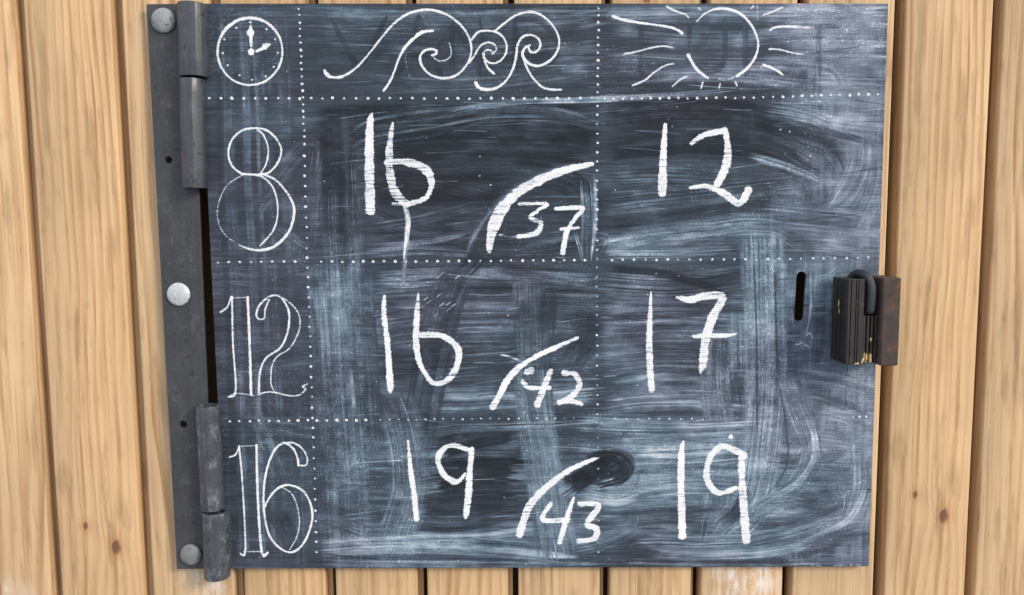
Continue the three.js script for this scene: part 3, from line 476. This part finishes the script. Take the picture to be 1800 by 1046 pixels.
// a hinge knuckle: turned tube with softened rims and a pin set in its bore
function knuckle(p0, p1, R, seed) {
  const L = p0.distanceTo(p1), c = 0.0009, ri = R * 0.7;
  const prof = [[0.0001, 0.0035], [ri, 0.0035], [ri, 0.0004], [R - c, 0], [R - c * 0.3, c * 0.3], [R, c]];
  for (let i = 1; i < 8; i++) prof.push([R * (1 + 0.006 * (noise(i * 1.3 + seed, seed) - 0.5)), c + (L - 2 * c) * i / 8]);
  prof.push([R, L - c], [R - c * 0.3, L - c * 0.3], [R - c, L], [ri, L - 0.0004], [ri, L - 0.0035], [0.0001, L - 0.0035]);
  const g0 = new THREE.LatheGeometry(prof.map(q => new THREE.Vector2(q[0], q[1])), 48);
  const uv = g0.attributes.uv, p = g0.attributes.position;
  for (let i = 0; i < uv.count; i++) uv.setXY(i, uv.getX(i) * 2 * Math.PI * R + seed * 0.03, p.getY(i) + seed * 0.05);
  const g = toCreasedNormals(g0.toNonIndexed(), 0.5);
  g.applyQuaternion(new THREE.Quaternion().setFromUnitVectors(new THREE.Vector3(0, 1, 0), p1.clone().sub(p0).normalize()));
  g.translate(p0.x, p0.y, p0.z);
  return g;
}
const ZK = 0.0045;
const knucklePx = (xt, yt, xb, yb, R, seed) => knuckle(at(xb, yb, ZK), at(xt, yt, ZK), R, seed);

const board = thing('chalkboard', 'dark chalkboard panel with white chalked hours and temperatures on the plank wall', 'chalkboard', cornersB[3].clone().lerp(cornersB[2], 0.5));
part('panel', sheet(cornersB, [slot(at(1409, 486), at(1404.5, 556), 0.0050)], 0.003, [BX0, BY0, BX1, BY1]), boardMat, board);
part('hinge_knuckle', knucklePx(337.5, 7, 341, 136, 0.0120, 1), tubeMatClean, board, 'upper hinge knuckle at the top left corner');
part('hinge_knuckle', knucklePx(379, 898, 382, 1014, 0.0113, 2), tubeMat, board, 'lowest hinge knuckle, below the board edge');

const stripPts = [[256.5, 7], [335.5, 6], [377, 1000], [310.5, 1001]].map(([x, y]) => at(x, y));
const strip = thing('hinge_plate', 'narrow grey steel hinge plate bolted upright at the left of the chalkboard', 'hinge plate', stripPts[3].clone().lerp(stripPts[2], 0.5));
part('plate', sheet(stripPts, [hole(296, 281, 0.0038), hole(322, 746, 0.0041)], 0.003), plateMat, strip);
part('hinge_knuckle', knucklePx(337, 139, 342, 331, 0.0104, 3), tubeMatClean, strip);
part('hinge_knuckle', knucklePx(365, 712, 374, 894, 0.0103, 4), tubeMat, strip);
{ // weld run where each knuckle meets its sheet
  const bead = (xa, ya, xb, yb, sd) => {
    const gs = [], n = Math.round(Math.hypot(xb - xa, yb - ya) / 7);
    for (let i = 0; i <= n; i++) { const p = at(mix(xa, xb, i / n), mix(ya, yb, i / n), 0.0006), s = new THREE.SphereGeometry(0.0026 + 0.0006 * h2(i, sd), 8, 6); s.scale(1, 0.9, 0.5); s.translate(p.x, p.y, p.z); gs.push(s); }
    return mergeGeometries(gs);
  };
  part('weld_bead', bead(318, 150, 322, 325, 1), plateMat, strip); part('weld_bead', bead(345, 720, 353, 885, 2), plateMat, strip);
  part('weld_bead', bead(360, 14, 366, 130, 3), plateMat, board); part('weld_bead', bead(401, 905, 404, 992, 4), plateMat, board);
}
// galvanised round-head bolts
function zinc(seed, t) {
  const map = texture(128, 128, (x, y) => { const n = fbm(x * 0.06 + seed, y * 0.06) - 0.5, sp = noise(x * 0.2 + seed, y * 0.2) - 0.5, p = sstep(0.86, 0.93, noise(x * 0.09 + seed * 3, y * 0.09)); const b = t * (1 + 0.5 * n + 0.22 * sp) * (1 - 0.7 * p); return [b * 0.95, b, b * 1.04]; }, true);
  return new THREE.MeshStandardMaterial({ map, bumpMap: map, bumpScale: 0.0003, roughness: 0.5, metalness: 0.35 });
}
function boltHead(px, py, R, H) {
  const p = at(px, py, 0.003), pr = [[R * 0.62, -0.003], [R * 1.0, 0.0003], [R * 1.0, 0.001]];
  for (let i = 1; i <= 10; i++) { const a = i / 10 * Math.PI / 2; pr.push([Math.max(0.00005, R * Math.cos(a)), 0.001 + (H - 0.001) * Math.sin(a)]); }
  const g = new THREE.LatheGeometry(pr.map(q => new THREE.Vector2(q[0], q[1])), 40);
  const uv = g.attributes.uv, q = g.attributes.position; for (let i = 0; i < uv.count; i++) uv.setXY(i, 0.5 + q.getX(i) / (2.2 * R), 0.5 + q.getZ(i) / (2.2 * R));
  g.rotateX(Math.PI / 2); g.translate(p.x, p.y, 0.0004); return g;
}
part('bolt', boltHead(286, 35, 0.0104, 0.0055), zinc(1.2, 0.30), strip, 'dull grey round bolt head at the top of the plate');
part('bolt', boltHead(312.5, 517.5, 0.0102, 0.0042), zinc(4.8, 0.55), strip, 'pale zinc round bolt head at the middle of the plate');
part('bolt', boltHead(334.5, 976, 0.0098, 0.0052), zinc(9.1, 0.22), strip, 'dark grey round bolt head at the bottom of the plate');

/* ------------------------------------------------------------------ the padlock */
{
  const zb = 0.007, zf = 0.036;
  const L = at(1487, 560, zf).x, T = at(1500, 491, zf).y, B = at(1500, 641, zf).y, H = T - B;
  const X = px => at(px, 565, zf).x;
  const lock = thing('padlock', 'dark worn block padlock with a steel shackle at the right edge of the chalkboard', 'padlock', new THREE.Vector3(X(1535), B, 0.02));
  // worn black lacquer: brass shows where it is chipped
  const chips = [[1474, 534, 3.4, 8], [1477, 547, 2.2, 5], [1506, 640, 4, 3], [1518, 635, 4, 7], [1524, 630, 4, 11], [1532, 631, 4, 10], [1534, 598, 1.5, 3]].map(([x, y, rx, ry]) => { const zc = x < 1486 ? 0.020 : zf, p = at(x, y, zc); return [p.x - (zf - zc), p.y, rx * 0.00048, ry * 0.00048]; });
  const S = 512, SP = 0.10;
  const lx0 = L - 0.035, ly0 = B - 0.006;
  const lacquer = texture(S, S, (x, y) => {
    const wx = lx0 + x / S * SP, wy = ly0 + y / S * SP, n = fbm(x * 0.03, y * 0.012) - 0.5, f = noise(x * 0.3, y * 0.3) - 0.5;
    let c = [0.017, 0.0145, 0.013].map(v => v * (1 + 0.9 * n + 0.3 * f));
    const rustq = sstep(0.60, 0.8, fbm(x * 0.035 + 40, y * 0.02)); c = [mix(c[0], 0.045, rustq), mix(c[1], 0.026, rustq), mix(c[2], 0.018, rustq)];
    let m = 0; for (const [a, b, rx, ry] of chips) m = Math.max(m, 1 - sstep(0.7, 1.0, Math.hypot((wx - a) / rx, (wy - b) / ry) + 0.8 * (noise(x * 0.25, y * 0.18) - 0.5)));
    return [mix(c[0], 0.62, m), mix(c[1], 0.46, m), mix(c[2], 0.22, m)];
  }, true);
  const rusty = texture(S, S, (x, y) => {
    const n = fbm(x * 0.03, y * 0.03) - 0.5, r = sstep(0.5, 0.8, fbm(x * 0.022 + 9, y * 0.02 + 3) + 0.16 * (noise(x * 0.3, y * 0.3) - 0.5)) , f = noise(x * 0.35, y * 0.35) - 0.5;
    const b = 1 + 0.7 * n + 0.35 * f;
    return [mix(0.048, 0.115, r) * b, mix(0.035, 0.040, r) * b, mix(0.031, 0.026, r) * b];
  }, true);
  const lacMat = new THREE.MeshStandardMaterial({ map: lacquer, roughness: 0.5 }), rustMat = new THREE.MeshStandardMaterial({ map: rusty, bumpMap: rusty, bumpScale: 0.0006, roughness: 0.78 });
  const setUV = g => { const p = g.attributes.position, uv = g.attributes.uv; for (let i = 0; i < p.count; i++) uv.setXY(i, (p.getX(i) - Math.max(0, p.getX(i) < L + 0.002 ? zf - p.getZ(i) : 0) - lx0) / SP, (p.getY(i) - ly0) / SP); return g; };
  // plan outline (x, z) extruded upwards
  function prism(outline, y0, y1, bev = 0.0005) {
    const s = new THREE.Shape(outline.map(([x, z]) => new THREE.Vector2(x, -z)));
    const g = new THREE.ExtrudeGeometry(s, { depth: y1 - y0 - 2 * bev, bevelEnabled: true, bevelSize: bev, bevelThickness: bev, bevelOffset: -bev, bevelSegments: 2, curveSegments: 4 });
    g.rotateX(-Math.PI / 2); g.translate(0, y0 + bev, 0); return setUV(g);
  }
  const G = 0.0012;                                            // grooves in the front of the left cheek
  const g1 = X(1494), g2 = X(1503), g3 = X(1507), xl = X(1519), xr = X(1547), xe = X(1580), zr = zf - 0.013;
  part('body', prism([[L, zb], [L, zb + 0.010], [L + 0.0012, zb + 0.010], [L + 0.0012, zb + 0.0115], [L, zb + 0.0115], [L + 0.0001, zb + 0.018], [L + 0.0012, zb + 0.018], [L + 0.0012, zb + 0.0192], [L + 0.0001, zb + 0.0192], [L + 0.0005, zf - 0.002], [L + 0.0015, zf], [g1, zf], [g1, zf - G], [g1 + 0.0009, zf - G], [g1 + 0.0009, zf], [g2, zf], [g2, zf - G], [g2 + 0.0008, zf - G], [g2 + 0.0008, zf], [g3, zf], [g3, zf - G], [g3 + 0.0008, zf - G], [g3 + 0.0008, zf],
    [xl - 0.0008, zf], [xl, zf - 0.001], [xl, zr], [xr - 0.0002, zr], [xr - 0.0002, zb]].reverse(), B, T), lacMat, lock);
  part('end_block', prism([[xr, zb], [xr, zf + 0.0005], [xr + 0.0012, zf + 0.0022], [xe - 0.001, zf + 0.0022], [xe, zf + 0.001], [xe, zb]].reverse(), B - 0.001, T + 0.0012, 0.0014), rustMat, lock, 'rusty brown end block of the padlock');
  for (let i = 0; i < 4; i++) { const x = mix(xl, xr, (i + 0.62) / 4.2); part('rib', prism([[x - 0.0012, zr + 0.0002], [x - 0.0009, zf - 0.0035], [x + 0.0009, zf - 0.0035], [x + 0.0012, zr + 0.0002]].reverse(), B + 0.0006, at(1530, 556, zf).y, 0.0004), lacMat, lock); }
  // shackle: out over the top of the body, forward and down into its notch
  const P = (x, y, z) => at(x, y, z);
  const a0 = P(1492, 500, 0.013), a1 = P(1499, 486, 0.015), a2 = P(1512, 481, 0.024), a3 = P(1525, 488, 0.031), a4 = P(1531, 503, 0.033), a5 = P(1531, 524, 0.033), a6 = P(1529, 545, 0.032);
  const curve = new THREE.CatmullRomCurve3([a0, a1, a2, a3, a4, a5, a6]);
  const tube = new THREE.TubeGeometry(curve, 60, 0.0038, 16, false), cap = new THREE.SphereGeometry(0.0038, 16, 10); cap.translate(a6.x, a6.y, a6.z);
  part('shackle', mergeGeometries([tube, cap]), new THREE.MeshStandardMaterial({ color: new THREE.Color().setRGB(0.040, 0.046, 0.055), roughness: 0.36, metalness: 0.4, bumpMap: tubeMat.bumpMap, bumpScale: 0.0003 }), lock);
}

renderer.render(scene, camera);
